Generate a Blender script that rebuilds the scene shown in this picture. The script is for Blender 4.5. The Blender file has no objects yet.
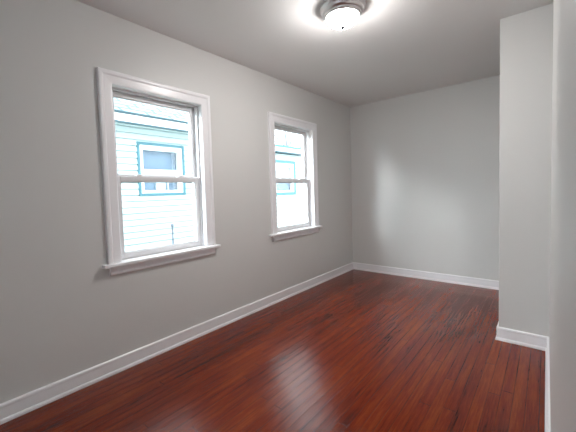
import bpy, bmesh, math, random
from mathutils import Vector, Matrix
random.seed(4)
S = bpy.context.scene
C = S.collection

# ---------------------------------------------------------------- camera
F_PX, YAW, PITCH, ROLL = 319.39, 0.70982, -0.05022, -0.03122
cam_d = bpy.data.cameras.new('camera')
cam = bpy.data.objects.new('camera', cam_d); C.objects.link(cam)
cam_d.sensor_fit = 'HORIZONTAL'; cam_d.sensor_width = 36.0
cam_d.lens = F_PX / 576.0 * 36.0
cam_d.shift_x = 15.06 / 576.0
cam_d.shift_y = -7.37 / 576.0
cam_d.clip_start = 0.01
cy, sy = math.cos(YAW), math.sin(YAW)
fw = Vector((-sy, cy, 0)); rt = Vector((cy, sy, 0)); up = Vector((0, 0, 1))
cp, sp = math.cos(PITCH), math.sin(PITCH)
f2 = fw * cp + up * sp; u2 = up * cp - fw * sp
cr, sr = math.cos(ROLL), math.sin(ROLL)
r3 = rt * cr + u2 * sr; u3 = u2 * cr - rt * sr
M = Matrix((r3, u3, -f2)).transposed().to_4x4()
M.translation = Vector((2.2443, 0.0, 1.2037))
cam.matrix_world = M
S.camera = cam

# ---------------------------------------------------------------- world and exposure
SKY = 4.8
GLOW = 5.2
LAMP = 110.0
S.view_settings.view_transform = 'Standard'
S.view_settings.look = 'None'
S.view_settings.gamma = 1.0
S.view_settings.exposure = 0.63
S.view_settings.use_curve_mapping = False
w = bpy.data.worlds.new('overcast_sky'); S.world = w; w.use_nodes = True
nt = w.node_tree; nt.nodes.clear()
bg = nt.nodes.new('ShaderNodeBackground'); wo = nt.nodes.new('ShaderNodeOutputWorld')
tc = nt.nodes.new('ShaderNodeTexCoord'); nz = nt.nodes.new('ShaderNodeTexNoise')
nz.inputs['Scale'].default_value = 2.0
cr_ = nt.nodes.new('ShaderNodeValToRGB')
cr_.color_ramp.elements[0].color = (0.78, 0.89, 1.0, 1); cr_.color_ramp.elements[0].position = 0.3
cr_.color_ramp.elements[1].color = (0.95, 0.98, 1.0, 1); cr_.color_ramp.elements[1].position = 0.7
nt.links.new(tc.outputs['Generated'], nz.inputs['Vector'])
nt.links.new(nz.outputs['Fac'], cr_.inputs['Fac'])
nt.links.new(cr_.outputs['Color'], bg.inputs['Color'])
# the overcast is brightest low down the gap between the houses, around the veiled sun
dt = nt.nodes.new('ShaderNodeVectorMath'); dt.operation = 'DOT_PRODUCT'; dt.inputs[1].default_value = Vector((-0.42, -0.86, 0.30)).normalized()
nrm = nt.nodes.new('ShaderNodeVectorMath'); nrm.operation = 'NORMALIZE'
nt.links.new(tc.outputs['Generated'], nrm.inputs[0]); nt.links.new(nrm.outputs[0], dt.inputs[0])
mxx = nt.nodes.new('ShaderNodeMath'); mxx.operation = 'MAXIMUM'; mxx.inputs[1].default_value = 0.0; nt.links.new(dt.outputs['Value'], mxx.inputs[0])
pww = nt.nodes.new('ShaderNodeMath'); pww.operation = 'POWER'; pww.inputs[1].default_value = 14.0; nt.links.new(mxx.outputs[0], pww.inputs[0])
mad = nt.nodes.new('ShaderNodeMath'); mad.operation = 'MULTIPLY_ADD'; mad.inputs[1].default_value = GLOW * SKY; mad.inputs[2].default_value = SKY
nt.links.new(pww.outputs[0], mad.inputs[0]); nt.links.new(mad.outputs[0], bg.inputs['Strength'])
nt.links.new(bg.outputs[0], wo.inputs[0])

# hazy low sun shining down the gap between the two houses
sun_d = bpy.data.lights.new('low_sun', 'SUN'); sun_d.energy = 1.0; sun_d.angle = math.radians(9); sun_d.color = (1.0, 0.97, 0.93)
sun = bpy.data.objects.new('low_sun', sun_d); C.objects.link(sun)
sun.rotation_euler = Vector((0.42, 1.0, -0.26)).to_track_quat('-Z', 'Y').to_euler()

# ---------------------------------------------------------------- materials
def srgb(r, g, b):
    f = lambda c: c / 12.92 if c <= 0.04045 else ((c + 0.055) / 1.055) ** 2.4
    return (f(r / 255), f(g / 255), f(b / 255), 1)

def mat(name, col, rough=0.5, metal=0.0, noise=0.0, nscale=8.0, bump=0.0, bscale=60.0, spec=0.5):
    m = bpy.data.materials.new(name); m.use_nodes = True
    n = m.node_tree; b = n.nodes['Principled BSDF']
    b.inputs['Base Color'].default_value = col
    b.inputs['Roughness'].default_value = rough
    b.inputs['Metallic'].default_value = metal
    b.inputs['Specular IOR Level'].default_value = spec
    t = n.nodes.new('ShaderNodeTexCoord')
    if noise:
        x = n.nodes.new('ShaderNodeTexNoise'); x.inputs['Scale'].default_value = nscale
        x.inputs['Detail'].default_value = 4
        n.links.new(t.outputs['Object'], x.inputs['Vector'])
        mx = n.nodes.new('ShaderNodeMix'); mx.data_type = 'RGBA'
        mx.inputs['A'].default_value = tuple(c * (1 - noise) for c in col[:3]) + (1,)
        mx.inputs['B'].default_value = tuple(min(1, c * (1 + noise)) for c in col[:3]) + (1,)
        n.links.new(x.outputs['Fac'], mx.inputs['Factor'])
        n.links.new(mx.outputs['Result'], b.inputs['Base Color'])
    if bump:
        x = n.nodes.new('ShaderNodeTexNoise'); x.inputs['Scale'].default_value = bscale
        x.inputs['Detail'].default_value = 3
        n.links.new(t.outputs['Object'], x.inputs['Vector'])
        bp = n.nodes.new('ShaderNodeBump'); bp.inputs['Strength'].default_value = bump
        bp.inputs['Distance'].default_value = 0.004
        n.links.new(x.outputs['Fac'], bp.inputs['Height'])
        n.links.new(bp.outputs['Normal'], b.inputs['Normal'])
    return m

WALL = mat('satin_grey_wall_paint', (0.685, 0.680, 0.662, 1), 0.42, noise=0.015, nscale=1.5, bump=0.10, bscale=30, spec=0.4)
CEIL = mat('ceiling_paint', (0.80, 0.79, 0.78, 1), 0.7, noise=0.02, nscale=1.2, bump=0.25, bscale=18, spec=0.3)
TRIM = mat('white_trim_paint', (0.91, 0.90, 0.915, 1), 0.3, noise=0.01, spec=0.5)
VINYL = mat('white_vinyl', (0.78, 0.77, 0.78, 1), 0.35, noise=0.01)
NICKEL = mat('brushed_nickel', (0.62, 0.60, 0.60, 1), 0.38, metal=1.0, noise=0.04, nscale=30)
DARKNICKEL = mat('dark_nickel', (0.006, 0.006, 0.006, 1), 0.9, spec=0.05)
SIDING = mat('white_siding_paint', (0.46, 0.56, 0.57, 1), 0.6, noise=0.03, nscale=3)
SIDETRIM = mat('white_exterior_trim', (0.80, 0.84, 0.86, 1), 0.5, noise=0.02)
TEAL = mat('teal_exterior_paint', (0.045, 0.16, 0.20, 1), 0.55, noise=0.06, nscale=5)
GUTTER = mat('dark_teal_drip_edge', (0.012, 0.055, 0.07, 1), 0.5, noise=0.06)
PANESKY = mat('blue_grey_blind', (0.15, 0.22, 0.32, 1), 0.7, noise=0.2, nscale=5)  # blue-grey stands in for sky reflected in the neighbour's panes
CARD = mat('pale_curtain', (0.45, 0.52, 0.58, 1), 0.7, noise=0.05)
PIPE = mat('weathered_grey_pipe', (0.13, 0.155, 0.19, 1), 0.6, noise=0.1)
BARK = mat('grey_bark', (0.15, 0.16, 0.18, 1), 0.9, noise=0.3, nscale=6)
GROUND = mat('outdoor_ground', (0.16, 0.19, 0.12, 1), 0.9, noise=0.4, nscale=2, bump=0.5, bscale=10)

def floor_mat():
    m = bpy.data.materials.new('red_mahogany_strip_floor'); m.use_nodes = True
    n = m.node_tree; N = n.nodes; L = n.links; b = N['Principled BSDF']
    t = N.new('ShaderNodeTexCoord'); sep = N.new('ShaderNodeSeparateXYZ'); L.new(t.outputs['Object'], sep.inputs[0])
    def math_(op, a, c=None):
        k = N.new('ShaderNodeMath'); k.operation = op
        for i, v in enumerate((a, c)):
            if v is None: continue
            if isinstance(v, (int, float)): k.inputs[i].default_value = v
            else: L.new(v, k.inputs[i])
        return k.outputs[0]
    PW = 0.057
    u = math_('DIVIDE', sep.outputs['X'], PW)
    row = math_('FLOOR', u); fr = math_('FRACT', u)
    wn = N.new('ShaderNodeTexWhiteNoise'); wn.noise_dimensions = '1D'; L.new(row, wn.inputs['W'])
    off = math_('MULTIPLY', wn.outputs['Value'], 3.0)
    v = math_('DIVIDE', math_('ADD', sep.outputs['Y'], off), 1.9)
    idx = math_('FLOOR', v); fv = math_('FRACT', v)
    cmb = N.new('ShaderNodeCombineXYZ'); L.new(row, cmb.inputs[0]); L.new(idx, cmb.inputs[1])
    wn2 = N.new('ShaderNodeTexWhiteNoise'); wn2.noise_dimensions = '3D'; L.new(cmb.outputs[0], wn2.inputs['Vector'])
    # grain, stretched along the boards
    mp = N.new('ShaderNodeMapping'); mp.inputs['Scale'].default_value = (70, 1.8, 1)
    L.new(t.outputs['Object'], mp.inputs['Vector'])
    addv = N.new('ShaderNodeVectorMath'); addv.operation = 'ADD'
    sc = N.new('ShaderNodeVectorMath'); sc.operation = 'SCALE'; sc.inputs['Scale'].default_value = 9.0
    L.new(wn2.outputs['Color'], sc.inputs[0]); L.new(mp.outputs[0], addv.inputs[0]); L.new(sc.outputs[0], addv.inputs[1])
    g = N.new('ShaderNodeTexNoise'); g.inputs['Scale'].default_value = 1.0; g.inputs['Detail'].default_value = 6; g.inputs['Roughness'].default_value = 0.65
    L.new(addv.outputs[0], g.inputs['Vector'])
    mp4 = N.new('ShaderNodeMapping'); mp4.inputs['Scale'].default_value = (150, 9, 1); L.new(t.outputs['Object'], mp4.inputs['Vector'])
    g2 = N.new('ShaderNodeTexNoise'); g2.inputs['Scale'].default_value = 1.0; g2.inputs['Detail'].default_value = 4; g2.inputs['Roughness'].default_value = 0.7
    L.new(mp4.outputs[0], g2.inputs['Vector'])
    # broad worn and dark zones
    mp2 = N.new('ShaderNodeMapping'); mp2.inputs['Scale'].default_value = (2.6, 0.75, 1)
    L.new(t.outputs['Object'], mp2.inputs['Vector'])
    z = N.new('ShaderNodeTexNoise'); z.inputs['Scale'].default_value = 1.3; z.inputs['Detail'].default_value = 3
    L.new(mp2.outputs[0], z.inputs['Vector'])
    mix = math_('ADD', math_('ADD', math_('MULTIPLY', wn2.outputs['Value'], 0.10), math_('MULTIPLY', g.outputs['Fac'], 0.62)),
                math_('ADD', math_('MULTIPLY', z.outputs['Fac'], 0.60), math_('MULTIPLY', math_('SUBTRACT', g2.outputs['Fac'], 0.5), 0.55)))
    rmp = N.new('ShaderNodeValToRGB'); e = rmp.color_ramp.elements
    e[0].position = 0.42; e[0].color = FL0
    e[1].position = 0.93; e[1].color = FL2
    q = rmp.color_ramp.elements.new(0.645); q.color = FL1
    L.new(mix, rmp.inputs['Fac'])
    # dark seams between boards, and butt joints
    d = math_('ABSOLUTE', math_('SUBTRACT', fr, 0.5))
    wn3 = N.new('ShaderNodeTexNoise'); wn3.inputs['Scale'].default_value = 1.0
    mp3 = N.new('ShaderNodeMapping'); mp3.inputs['Scale'].default_value = (17.5, 1.4, 1)
    L.new(t.outputs['Object'], mp3.inputs['Vector']); L.new(mp3.outputs[0], wn3.inputs['Vector'])
    thr = math_('SUBTRACT', 0.532, math_('MULTIPLY', wn3.outputs['Fac'], 0.11))
    seam = math_('GREATER_THAN', d, thr)
    d2 = math_('ABSOLUTE', math_('SUBTRACT', fv, 0.5)); seam2 = math_('GREATER_THAN', d2, 0.4992)
    sm = math_('MAXIMUM', seam, seam2)
    mx = N.new('ShaderNodeMix'); mx.data_type = 'RGBA'
    L.new(math_('MULTIPLY', sm, 0.6), mx.inputs['Factor']); L.new(rmp.outputs['Color'], mx.inputs['A'])
    mx.inputs['B'].default_value = (0.012, 0.004, 0.003, 1)
    L.new(mx.outputs['Result'], b.inputs['Base Color'])
    # roughness and relief: slight cupping of every board, streaky varnish
    rr = math_('ADD', 0.05, math_('MULTIPLY', g.outputs['Fac'], 0.14))
    L.new(rr, b.inputs['Roughness'])
    b.inputs['Specular IOR Level'].default_value = 0.34
    cup = math_('MULTIPLY', math_('MULTIPLY', d, d), 0.9)
    h = math_('ADD', math_('SUBTRACT', math_('ADD', math_('MULTIPLY', g.outputs['Fac'], 1.3), math_('MULTIPLY', g2.outputs['Fac'], 0.35)), math_('MULTIPLY', sm, 0.6)), cup)
    bp = N.new('ShaderNodeBump'); bp.inputs['Strength'].default_value = 0.85; bp.inputs['Distance'].default_value = 0.0016
    L.new(h, bp.inputs['Height']); L.new(bp.outputs['Normal'], b.inputs['Normal'])
    return m
FL0 = (0.052, 0.0060, 0.0010, 1); FL1 = (0.172, 0.0175, 0.0020, 1); FL2 = (0.30, 0.055, 0.008, 1)
FLOOR = floor_mat()

def shingle_mat():
    m = mat('asphalt_shingles', (0.2, 0.3, 0.32, 1), 0.9)
    n = m.node_tree; b = n.nodes['Principled BSDF']
    t = n.nodes.new('ShaderNodeTexCoord'); mp = n.nodes.new('ShaderNodeMapping')
    mp.inputs['Rotation'].default_value = (0, 0, math.pi / 2)
    n.links.new(t.outputs['Object'], mp.inputs['Vector'])
    br = n.nodes.new('ShaderNodeTexBrick')
    br.inputs['Scale'].default_value = 1.0; br.inputs['Brick Width'].default_value = 0.40; br.inputs['Row Height'].default_value = 0.17
    br.inputs['Mortar Size'].default_value = 0.022; br.inputs['Bias'].default_value = 0.0
    br.inputs['Color1'].default_value = (0.15, 0.235, 0.25, 1); br.inputs['Color2'].default_value = (0.24, 0.33, 0.34, 1)
    br.inputs['Mortar'].default_value = (0.035, 0.07, 0.085, 1)
    n.links.new(mp.outputs[0], br.inputs['Vector']); n.links.new(br.outputs['Color'], b.inputs['Base Color'])
    return m
SHINGLE = shingle_mat()

def glass_mat():
    m = bpy.data.materials.new('window_glass'); m.use_nodes = True
    n = m.node_tree; n.nodes.clear()
    o = n.nodes.new('ShaderNodeOutputMaterial'); a = n.nodes.new('ShaderNodeBsdfTransparent'); g = n.nodes.new('ShaderNodeBsdfGlossy')
    g.inputs['Roughness'].default_value = 0.02; a.inputs['Color'].default_value = (0.95, 0.975, 0.975, 1)
    lw = n.nodes.new('ShaderNodeLayerWeight'); lw.inputs['Blend'].default_value = 0.5
    pw = n.nodes.new('ShaderNodeMath'); pw.operation = 'POWER'; pw.inputs[1].default_value = 5.0
    f = n.nodes.new('ShaderNodeMath'); f.operation = 'MULTIPLY_ADD'; f.inputs[1].default_value = 0.9; f.inputs[2].default_value = 0.04
    n.links.new(lw.outputs['Facing'], pw.inputs[0]); n.links.new(pw.outputs[0], f.inputs[0])
    x = n.nodes.new('ShaderNodeMixShader')
    n.links.new(f.outputs[0], x.inputs[0]); n.links.new(a.outputs[0], x.inputs[1]); n.links.new(g.outputs[0], x.inputs[2]); n.links.new(x.outputs[0], o.inputs[0])
    return m
GLASS = glass_mat()

def lamp_mat():
    m = mat('lit_frosted_glass', (0.9, 0.9, 0.88, 1), 0.4)
    b = m.node_tree.nodes['Principled BSDF']
    b.inputs['Emission Color'].default_value = (1.0, 0.965, 0.945, 1)
    b.inputs['Emission Strength'].default_value = LAMP
    return m
DOME = lamp_mat()

# ---------------------------------------------------------------- helpers
def obj(name, bm, m, parent=None, smooth=False, bevel=0.0, kind=None):
    bmesh.ops.recalc_face_normals(bm, faces=bm.faces)
    me = bpy.data.meshes.new(name); bm.to_mesh(me); bm.free()
    me.materials.append(m)
    if smooth:
        for p in me.polygons: p.use_smooth = True
    o = bpy.data.objects.new(name, me); C.objects.link(o)
    if parent: o.parent = parent
    if bevel:
        k = o.modifiers.new('bevel', 'BEVEL'); k.width = bevel; k.segments = 2; k.limit_method = 'ANGLE'
    if kind: o['kind'] = kind
    return o

def bx(bm, x0, x1, y0, y1, z0, z1):
    vs = [bm.verts.new((x, y, z)) for x in (x0, x1) for y in (y0, y1) for z in (z0, z1)]
    for f in ((0, 1, 3, 2), (4, 6, 7, 5), (0, 4, 5, 1), (2, 3, 7, 6), (0, 2, 6, 4), (1, 5, 7, 3)):
        bm.faces.new([vs[i] for i in f])

def box(name, m, dims, parent=None, bevel=0.0, kind=None):
    bm = bmesh.new(); bx(bm, *dims)
    return obj(name, bm, m, parent, bevel=bevel, kind=kind)

def empty(name, loc=(0, 0, 0)):
    o = bpy.data.objects.new(name, None); C.objects.link(o); o.location = loc; o.empty_display_size = 0.1
    return o

def lathe(bm, prof, seg=64, cx=0, cy_=0):
    rings = []
    for r, z in prof:
        if r < 1e-5: rings.append([bm.verts.new((cx, cy_, z))])
        else: rings.append([bm.verts.new((cx + r * math.cos(2 * math.pi * i / seg), cy_ + r * math.sin(2 * math.pi * i / seg), z)) for i in range(seg)])
    for a, b in zip(rings, rings[1:]):
        for i in range(seg):
            j = (i + 1) % seg
            if len(a) == 1 and len(b) > 1: bm.faces.new((a[0], b[i], b[j]))
            elif len(b) == 1 and len(a) > 1: bm.faces.new((a[i], a[j], b[0]))
            elif len(a) > 1: bm.faces.new((a[i], a[j], b[j], b[i]))

def tube(bm, pts, rads, seg=8):
    rings = []
    for k, (p, r) in enumerate(zip(pts, rads)):
        p = Vector(p)
        d = (Vector(pts[min(k + 1, len(pts) - 1)]) - Vector(pts[max(k - 1, 0)])).normalized()
        a = d.cross(Vector((0.3, 1, 0.1))).normalized(); b = d.cross(a)
        rings.append([bm.verts.new(p + (a * math.cos(2 * math.pi * i / seg) + b * math.sin(2 * math.pi * i / seg)) * r) for i in range(seg)])
    for a, b in zip(rings, rings[1:]):
        for i in range(seg):
            bm.faces.new((a[i], a[(i + 1) % seg], b[(i + 1) % seg], b[i]))
    bm.faces.new(rings[0]); bm.faces.new(rings[-1])

def loft(bm, sections, closed_profile=True):
    rows = [[bm.verts.new(p) for p in s] for s in sections]
    n = len(rows[0])
    for a, b in zip(rows, rows[1:]):
        for i in range(n if closed_profile else n - 1):
            j = (i + 1) % n
            bm.faces.new((a[i], a[j], b[j], b[i]))
    bm.faces.new(rows[0]); bm.faces.new(rows[-1])

# ---------------------------------------------------------------- room shell
H = 2.44; D = 4.448; W = 2.266; BX = 1.967; BY = 2.984
T = 0.16; REAR = -2.6; EX = 3.25; EY = 0.05          # the room widens behind the camera
O_Y = (0.973, 1.705); O_DY = 1.692; O_Z = (0.735, 1.965)   # window openings
f = bmesh.new(); bx(f, -T, EX + T, REAR - T, D + T, -0.1, 0.0)
obj('floor', f, FLOOR, kind='structure')
f = bmesh.new(); bx(f, -T, EX + T, REAR - T, D + T, H, H + 0.12)
obj('ceiling', f, CEIL, kind='structure')
JT = 0.018    # jamb board
ys = [REAR - T, O_Y[0] - JT, O_Y[1] + JT, O_Y[0] + O_DY - JT, O_Y[1] + O_DY + JT, D + T]
bm = bmesh.new()
for i in range(5):
    if i in (1, 3):
        bx(bm, -T, 0, ys[i], ys[i + 1], 0, O_Z[0]); bx(bm, -T, 0, ys[i], ys[i + 1], O_Z[1] + JT, H)
    else:
        bx(bm, -T, 0, ys[i], ys[i + 1], 0, H)
bmesh.ops.remove_doubles(bm, verts=bm.verts, dist=1e-5)
obj('wall_left', bm, WALL, kind='structure')
box('wall_back', WALL, (0, BX, D, D + T, 0, H), kind='structure')
box('wall_pier', WALL, (BX, W + T, BY, D + T, 0, H), bevel=0.004, kind='structure')
box('wall_right', WALL, (W, W + T, EY, BY, 0, H), kind='structure')
box('wall_entry_side', WALL, (W + T, EX + T, EY, EY + T, 0, H), kind='structure')
box('wall_entry_right', WALL, (EX, EX + T, REAR - T, EY, 0, H), kind='structure')
RX0, RX1, RZ0, RZ1 = 1.45, 2.35, 0.95, 2.10       # unseen window opening, added behind the camera for extra daylight
bm = bmesh.new()
bx(bm, 0, RX0, REAR - T, REAR, 0, H); bx(bm, RX1, EX, REAR - T, REAR, 0, H)
bx(bm, RX0, RX1, REAR - T, REAR, 0, RZ0); bx(bm, RX0, RX1, REAR - T, REAR, RZ1, H)
obj('wall_rear', bm, WALL, kind='structure')

# baseboards: one moulding profile (offset into the room, height) carried round the plan, mitred at each corner
BH = 0.104
prof = [(0, 0), (0.020, 0), (0.020, 0.010), (0.018, 0.017), (0.015, 0.022), (0.0125, 0.023), (0.0125, BH - 0.022),
        (0.0135, BH - 0.018), (0.014, BH - 0.012), (0.013, BH - 0.005), (0.008, BH), (0, BH)]
plan = [(0, REAR), (0, D), (BX, D), (BX, BY), (W, BY), (W, EY), (EX, EY), (EX, REAR)]
names = ['left', 'back', 'recess', 'pier', 'right', 'entry_side', 'entry_right', 'rear']
def mitre(i):
    p0, p1, p2 = (Vector(plan[(i + k) % len(plan)]) for k in (-1, 0, 1))
    d0 = (p1 - p0).normalized(); d1 = (p2 - p1).normalized()
    n0 = Vector((d0.y, -d0.x)); n1 = Vector((d1.y, -d1.x))
    return n0 + n1
for i, nm in enumerate(names):
    a = Vector(plan[i]); b = Vector(plan[(i + 1) % len(plan)]); ma, mb = mitre(i), mitre((i + 1) % len(plan))
    bm = bmesh.new()
    loft(bm, [[(a.x + ma.x * o, a.y + ma.y * o, z) for o, z in prof], [(b.x + mb.x * o, b.y + mb.y * o, z) for o, z in prof]])
    obj('baseboard_' + nm, bm, TRIM, kind='structure')

# ---------------------------------------------------------------- windows
def rect_frame(bm, x0, x1, y0, y1, z0, z1, l, r, b, t):
    bx(bm, x0, x1, y0, y0 + l, z0, z1); bx(bm, x0, x1, y1 - r, y1, z0, z1)
    bx(bm, x0, x1, y0 + l, y1 - r, z0, z0 + b); bx(bm, x0, x1, y0 + l, y1 - r, z1 - t, z1)

def window(n, dy):
    root = empty('window_%d' % n, (0, O_Y[0] + dy, O_Z[0])); root['kind'] = 'structure'
    inv = Matrix.Translation(-Vector(root.location))
    def put(name, bm, m, parent=root, **k):
        o = obj(name, bm, m, parent, **k)
        if parent is root: o.data.transform(inv)
        else: o.data.transform(inv)
        return o
    y0, y1 = O_Y[0] + dy, O_Y[1] + dy
    zs, zt = 0.760, O_Z[1]                                   # stool top, head
    # casing, mitred, on three sides
    cp_ = [(0.0, 0), (0.0, 0.013), (0.004, 0.017), (0.012, 0.018), (0.056, 0.020), (0.060, 0.023), (0.066, 0.026),
           (0.078, 0.027), (0.086, 0.025), (0.090, 0.021), (0.090, 0)]
    bm = bmesh.new()
    loft(bm, [[(x, y0 - d, zs) for d, x in cp_], [(x, y0 - d, zt + d) for d, x in cp_],
              [(x, y1 + d, zt + d) for d, x in cp_], [(x, y1 + d, zs) for d, x in cp_]])
    put('casing', bm, TRIM)
    # stool with horns, and the apron under it
    bm = bmesh.new()
    bx(bm, -0.045, 0.0, y0, y1, 0.736, zs); bx(bm, 0.0, 0.058, y0 - 0.128, y1 + 0.120, 0.736, zs)
    put('stool', bm, TRIM, bevel=0.006)
    ap = [(0, 0.735), (0.018, 0.735), (0.018, 0.700), (0.022, 0.694), (0.024, 0.688), (0.020, 0.680), (0.010, 0.676), (0, 0.676)]
    bm = bmesh.new()
    loft(bm, [[(x, y0 - 0.078, z) for x, z in ap], [(x, y1 + 0.085, z) for x, z in ap]])
    put('apron', bm, TRIM)
    # jamb boards and the stops
    bm = bmesh.new()
    bx(bm, -T, 0, y0 - JT, y0, O_Z[0], zt + JT); bx(bm, -T, 0, y1, y1 + JT, O_Z[0], zt + JT); bx(bm, -T, 0, y0, y1, zt, zt + JT)
    bx(bm, -T - 0.03, -0.045, y0, y1, O_Z[0] - 0.0, 0.750)
    put('jamb', bm, TRIM)
    bm = bmesh.new()
    rect_frame(bm, -0.128, -0.044, y0, y1, 0.750, zt, 0.008, 0.008, 0.012, 0.008)
    rect_frame(bm, -0.044, -0.034, y0, y1, zs, zt, 0.016, 0.016, 0.0005, 0.016)
    bx(bm, -0.083, -0.078, y0 + 0.008, y0 + 0.017, 0.762, zt - 0.008); bx(bm, -0.083, -0.078, y1 - 0.017, y1 - 0.008, 0.762, zt - 0.008)
    put('sash_track', bm, VINYL, bevel=0.0015)
    # upper sash, outer plane
    bm = bmesh.new()
    a0, a1 = y0 + 0.010, y1 - 0.010
    rect_frame(bm, -0.112, -0.084, a0, a1, 1.330, zt - 0.010, 0.038, 0.038, 0.036, 0.034)
    rect_frame(bm, -0.104, -0.092, a0 + 0.038, a1 - 0.038, 1.366, zt - 0.044, 0.006, 0.006, 0.006, 0.006)
    us = put('upper_sash', bm, VINYL, bevel=0.002)
    bm = bmesh.new(); bx(bm, -0.0995, -0.0965, a0 + 0.040, a1 - 0.040, 1.368, zt - 0.046); put('glass', bm, GLASS, us)
    bm = bmesh.new(); bx(bm, -0.084, -0.078, a1 - 0.026, a1 - 0.012, 1.825, 1.880); put('vent_latch', bm, VINYL, us, bevel=0.002)
    # lower sash, inner plane
    bm = bmesh.new()
    rect_frame(bm, -0.076, -0.046, a0, a1, 0.763, 1.352, 0.040, 0.038, 0.040, 0.036)
    rect_frame(bm, -0.066, -0.054, a0 + 0.040, a1 - 0.038, 0.803, 1.316, 0.006, 0.006, 0.006, 0.006)
    ls = put('lower_sash', bm, VINYL, bevel=0.002)
    bm = bmesh.new(); bx(bm, -0.0615, -0.0585, a0 + 0.042, a1 - 0.040, 0.805, 1.314); put('glass', bm, GLASS, ls)
    for yy in (y0 + 0.19, y1 - 0.19):
        bm = bmesh.new()
        bx(bm, -0.075, -0.050, yy - 0.026, yy + 0.026, 1.352, 1.360)
        lathe(bm, [(0, 1.360), (0.011, 1.360), (0.011, 1.370), (0.0, 1.372)], 20, -0.062, yy)
        bx(bm, -0.068, -0.046, yy + 0.002, yy + 0.022, 1.361, 1.368)
        put('sash_lock', bm, VINYL, ls, bevel=0.001)
    for yy in (a0 + 0.02, a1 - 0.02):
        bm = bmesh.new(); bx(bm, -0.072, -0.050, yy - 0.012, yy + 0.012, 1.352, 1.357); put('tilt_latch', bm, VINYL, ls, bevel=0.001)
window(1, 0.0)
window(2, O_DY)
root = empty('window_3', (RX0, REAR, RZ0)); root['kind'] = 'structure'  # added out of view, lets more daylight into the room
inv3 = Matrix.Translation(-Vector(root.location))
bm = bmesh.new()
xm = (RX0 + RX1) / 2
for a, b in ((RX0, xm), (xm, RX1)):
    bx(bm, a, a + 0.045, REAR - 0.11, REAR - 0.05, RZ0, RZ1); bx(bm, b - 0.045, b, REAR - 0.11, REAR - 0.05, RZ0, RZ1)
    bx(bm, a + 0.045, b - 0.045, REAR - 0.11, REAR - 0.05, RZ0, RZ0 + 0.05); bx(bm, a + 0.045, b - 0.045, REAR - 0.11, REAR - 0.05, RZ1 - 0.05, RZ1)
obj('window_frame', bm, VINYL, root).data.transform(inv3)
for a, b in ((RX0, xm), (xm, RX1)):
    bm = bmesh.new(); bx(bm, a + 0.046, b - 0.046, REAR - 0.083, REAR - 0.080, RZ0 + 0.051, RZ1 - 0.051)
    obj('glass', bm, GLASS, root).data.transform(inv3)
bm = bmesh.new()
bx(bm, RX0 - 0.09, RX0, REAR, REAR + 0.02, RZ0, RZ1 + 0.09); bx(bm, RX1, RX1 + 0.09, REAR, REAR + 0.02, RZ0, RZ1 + 0.09)
bx(bm, RX0, RX1, REAR, REAR + 0.02, RZ1, RZ1 + 0.09); bx(bm, RX0 - 0.11, RX1 + 0.11, REAR, REAR + 0.05, RZ0 - 0.025, RZ0)
obj('casing', bm, TRIM, root).data.transform(inv3)

# ---------------------------------------------------------------- ceiling lamp
LX, LY = 1.185, 2.015
lamp = empty('ceiling_lamp', (LX, LY, H))
lamp['label'] = 'round flush ceiling lamp with nickel ring and glowing frosted dome'
lamp['category'] = 'lamp'
bm = bmesh.new()
lathe(bm, [(0, 0), (0.146, 0), (0.150, -0.004), (0.151, -0.014), (0.148, -0.022), (0.140, -0.027), (0.138, -0.034), (0.136, -0.044),
           (0.130, -0.050), (0.123, -0.053), (0.121, -0.062), (0.117, -0.070), (0.111, -0.073), (0.108, -0.071), (0.107, -0.064), (0.0, -0.062)], 96)
ring = obj('ring', bm, NICKEL, lamp, smooth=True)
k = ring.modifiers.new('edges', 'EDGE_SPLIT'); k.split_angle = math.radians(50)
bm = bmesh.new()
R0 = 0.1065; dp = 0.063; zd = -0.069
lathe(bm, [(R0 * math.cos(a), zd - dp * math.sin(a)) for a in [i * math.pi / 2 / 20 for i in range(20)]] + [(0, zd - dp)], 96)
obj('dome_shade', bm, DOME, lamp, smooth=True)
bm = bmesh.new()
zb = zd - dp
lathe(bm, [(0, zb + 0.002), (0.013, zb + 0.001), (0.016, zb - 0.003), (0.016, zb - 0.008), (0.012, zb - 0.012), (0.006, zb - 0.015), (0, zb - 0.016)], 24)
obj('finial', bm, DARKNICKEL, lamp, smooth=True)

# ---------------------------------------------------------------- outdoors
GZ = -0.55
bm = bmesh.new(); bx(bm, -40, -T - 0.02, -30, 40, GZ - 0.1, GZ)
obj('ground', bm, GROUND, kind='structure')

house = empty('neighboring_house', (-2.6, 2.5, GZ))
house['label'] = 'white clapboard house next door with teal window trim and shingled eave'
house['category'] = 'house'
def hput(name, bm, m, parent=house, **k):
    o = obj(name, bm, m, parent, **k); o.data.transform(Matrix.Translation(-Vector(house.location))); return o
WX = -2.6
def clapboards(name, y0, y1, z0, z1, holes=()):
    bm = bmesh.new(); e = 0.095
    bx(bm, WX - 0.14, WX - 0.012, y0, y1, z0, z1) if not holes else None
    if holes:
        hy0, hy1, hz0, hz1 = holes
        bx(bm, WX - 0.14, WX - 0.012, y0, hy0, z0, z1); bx(bm, WX - 0.14, WX - 0.012, hy1, y1, z0, z1)
        bx(bm, WX - 0.14, WX - 0.012, hy0, hy1, z0, hz0); bx(bm, WX - 0.14, WX - 0.012, hy0, hy1, hz1, z1)
    z = z0
    while z < z1 - 0.01:
        zt = min(z + e, z1)
        spans = [(y0, y1)]
        if holes and zt > hz0 and z < hz1: spans = [(y0, hy0), (hy1, y1)]
        for s in spans:      # each board leans out at its foot
            p = [(WX - 0.012, z + 0.017), (WX + 0.020, z + 0.017), (WX + 0.010, zt), (WX - 0.012, zt)]
            loft(bm, [[(a, s[0], b) for a, b in p], [(a, s[1], b) for a, b in p]])
        z = zt
    return hput(name, bm, SIDING)
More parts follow.
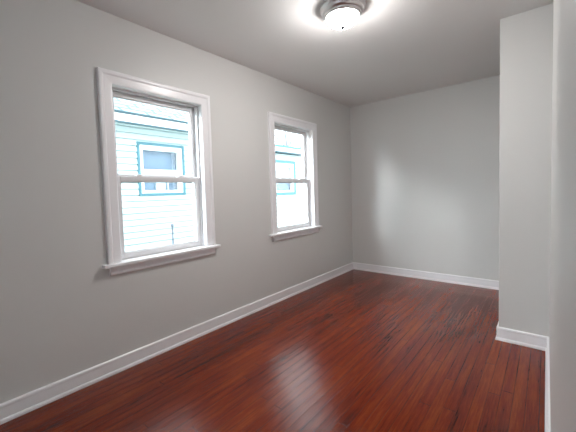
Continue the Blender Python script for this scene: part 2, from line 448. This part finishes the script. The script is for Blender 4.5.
def hwindow(y0, y1, z0, z1, tw):
    bm = bmesh.new()
    rect_frame(bm, WX - 0.012, WX + 0.030, y0, y1, z0, z1, tw, tw, tw, tw)
    fr = hput('window_trim', bm, TEAL, bevel=0.003)
    bm = bmesh.new(); a, b, c, d = y0 + tw, y1 - tw, z0 + tw, z1 - tw
    rect_frame(bm, WX - 0.06, WX + 0.014, a, b, c, d, 0.050, 0.075, 0.045, 0.075)
    zm = c + (d - c) * 0.43
    bx(bm, WX - 0.05, WX - 0.005, a + 0.05, b - 0.075, zm - 0.03, zm + 0.055)
    hput('sash', bm, SIDETRIM, fr)
    bm = bmesh.new(); bx(bm, WX - 0.035, WX - 0.031, a + 0.045, b - 0.07, c + 0.04, d - 0.07); hput('pane', bm, GLASS, fr)
    bm = bmesh.new()
    bx(bm, WX - 0.125, WX - 0.110, a, b, c, d)
    hput('blind', bm, PANESKY, fr)  # backing panel with the panes' sky reflection put into its colour
    return fr, (a, b, c, d, zm)
clapboards('siding', -2.6, 5.22, GZ + 0.25, 2.33, (2.47, 3.24, 1.26, 2.02))
fr, (a, b, c, d, zm) = hwindow(2.43, 3.275, 1.213, 2.06, 0.042)
bm = bmesh.new(); bx(bm, WX - 0.108, WX - 0.085, a + 0.30, a + 0.49, c + 0.05, c + 0.22); hput('curtain', bm, CARD, fr)
bm = bmesh.new(); bx(bm, WX - 0.106, WX - 0.085, a + 0.525, a + 0.54, c + 0.02, zm); hput('mullion', bm, SIDETRIM, fr)
clapboards('siding', 5.26, 11.0, GZ + 0.25, 2.12, (5.70, 6.48, 1.19, 1.92))
fr, q = hwindow(5.66, 6.53, 1.140, 1.965, 0.065)
bm = bmesh.new(); bx(bm, WX - 0.108, WX - 0.09, q[0] + 0.01, q[1] - 0.01, q[4] + 0.01, q[3] - 0.03); hput('curtain', bm, SIDETRIM, fr)
bm = bmesh.new(); bx(bm, WX - 0.10, WX + 0.02, 5.22, 5.26, GZ + 0.25, 2.33); hput('corner_board', bm, SIDETRIM)
bm = bmesh.new(); bx(bm, WX - 5.5, WX - 0.145, -2.6, 5.2, GZ + 0.0, 2.2); bx(bm, WX - 3.5, WX - 0.145, 5.2, 11.0, GZ, 2.1)
hput('house_body', bm, SIDING)
bm = bmesh.new(); bx(bm, WX - 0.15, WX + 0.02, -2.6, 11.0, GZ, GZ + 0.25); hput('foundation', bm, PIPE)
# main eave: soffit, fascia, dark drip edge, shingled slope
ex = WX + 0.30
bm = bmesh.new(); bx(bm, WX - 0.01, ex - 0.02, -2.7, 5.29, 2.30, 2.33); hput('soffit', bm, SIDETRIM)
bm = bmesh.new(); bx(bm, ex - 0.02, ex, -2.7, 5.29, 2.275, 2.385); hput('fascia', bm, SIDETRIM)
bm = bmesh.new(); bx(bm, ex - 0.03, ex + 0.012, -2.7, 5.30, 2.248, 2.275); hput('drip_edge', bm, GUTTER)
bm = bmesh.new()
sl = 0.55; xr = -5.3; z_e = 2.385; zr = z_e + sl * (ex + 0.02 - xr)
p = [(ex + 0.02, z_e), (ex + 0.02, z_e + 0.03), (xr, zr + 0.03), (2 * xr - ex - 0.02, z_e + 0.03), (2 * xr - ex - 0.02, z_e), (xr, zr)]
loft(bm, [[(a, -2.75, b) for a, b in p], [(a, 5.30, b) for a, b in p]])
hput('roof', bm, SHINGLE)
bm = bmesh.new()
p = [(WX - 0.01, 2.33), (xr, 2.33 + sl * (WX - xr)), (2 * xr - WX, 2.33)]
loft(bm, [[(a, 5.10, b) for a, b in p], [(a, 5.20, b) for a, b in p]])
hput('gable_wall', bm, SIDING)
# low addition with a nearly flat roof
ex2 = WX + 0.15
bm = bmesh.new(); bx(bm, WX - 0.01, ex2, 5.31, 11.1, 2.155, 2.25); hput('fascia', bm, SIDETRIM)
bm = bmesh.new(); bx(bm, WX - 0.01, ex2 + 0.008, 5.31, 11.1, 2.130, 2.155); hput('drip_edge', bm, GUTTER)
bm = bmesh.new()
p = [(ex2 + 0.02, 2.25), (ex2 + 0.02, 2.295), (WX - 3.5, 2.40), (WX - 3.5, 2.25)]
loft(bm, [[(a, 5.31, b) for a, b in p], [(a, 11.1, b) for a, b in p]])
hput('flat_roof', bm, TEAL)

# post between the houses
post = empty('metal_post', (-1.6, 2.375, GZ - 0.02))
post['label'] = 'thin grey capped post standing between the houses outside the nearer window'
post['category'] = 'post'
bm = bmesh.new(); lathe(bm, [(0, 0), (0.013, 0), (0.013, 0.8155 + 0.55), (0, 0.8155 + 0.55)], 16); obj('shaft', bm, PIPE, post)
bm = bmesh.new(); lathe(bm, [(0, 1.355), (0.021, 1.355), (0.021, 1.385), (0.012, 1.395), (0, 1.397)], 16); obj('cap', bm, PIPE, post)

# bare trees beyond the low addition
def tree(x, y, h, lab, seed):
    rnd = random.Random(seed)
    t = empty('bare_tree', (x, y, GZ)); t['label'] = lab; t['category'] = 'tree'
    bm = bmesh.new()
    def limb(p, d, ln, r, lv):
        n = 5; pts = [p]; rad = [r]
        for i in range(n):
            d = (d + Vector((rnd.uniform(-1, 1), rnd.uniform(-1, 1), rnd.uniform(-.3, .6))) * 0.16).normalized()
            p = p + d * ln / n; pts.append(p); rad.append(r * (1 - 0.6 * (i + 1) / n))
            if lv < 3 and i > 0:
                for _ in range(2):
                    s = rnd.uniform(0, 6.28)
                    limb(p, (d * 0.8 + Vector((math.cos(s), math.sin(s), 0.2)) * 0.75).normalized(), ln * 0.5, rad[-1] * 0.55, lv + 1)
        tube(bm, pts, rad, 6 if lv < 2 else 4)
    limb(Vector((0, 0, 0)), Vector((0, 0, 1)), h, 0.13, 0)
    obj('trunk', bm, BARK, t)
tree(-8.2, 13.9, 5.2, 'slim bare tree rising left of its neighbour above the low roof', 3)
tree(-12.5, 19.6, 5.0, 'forked bare tree rising right of its neighbour above the low roof', 8)
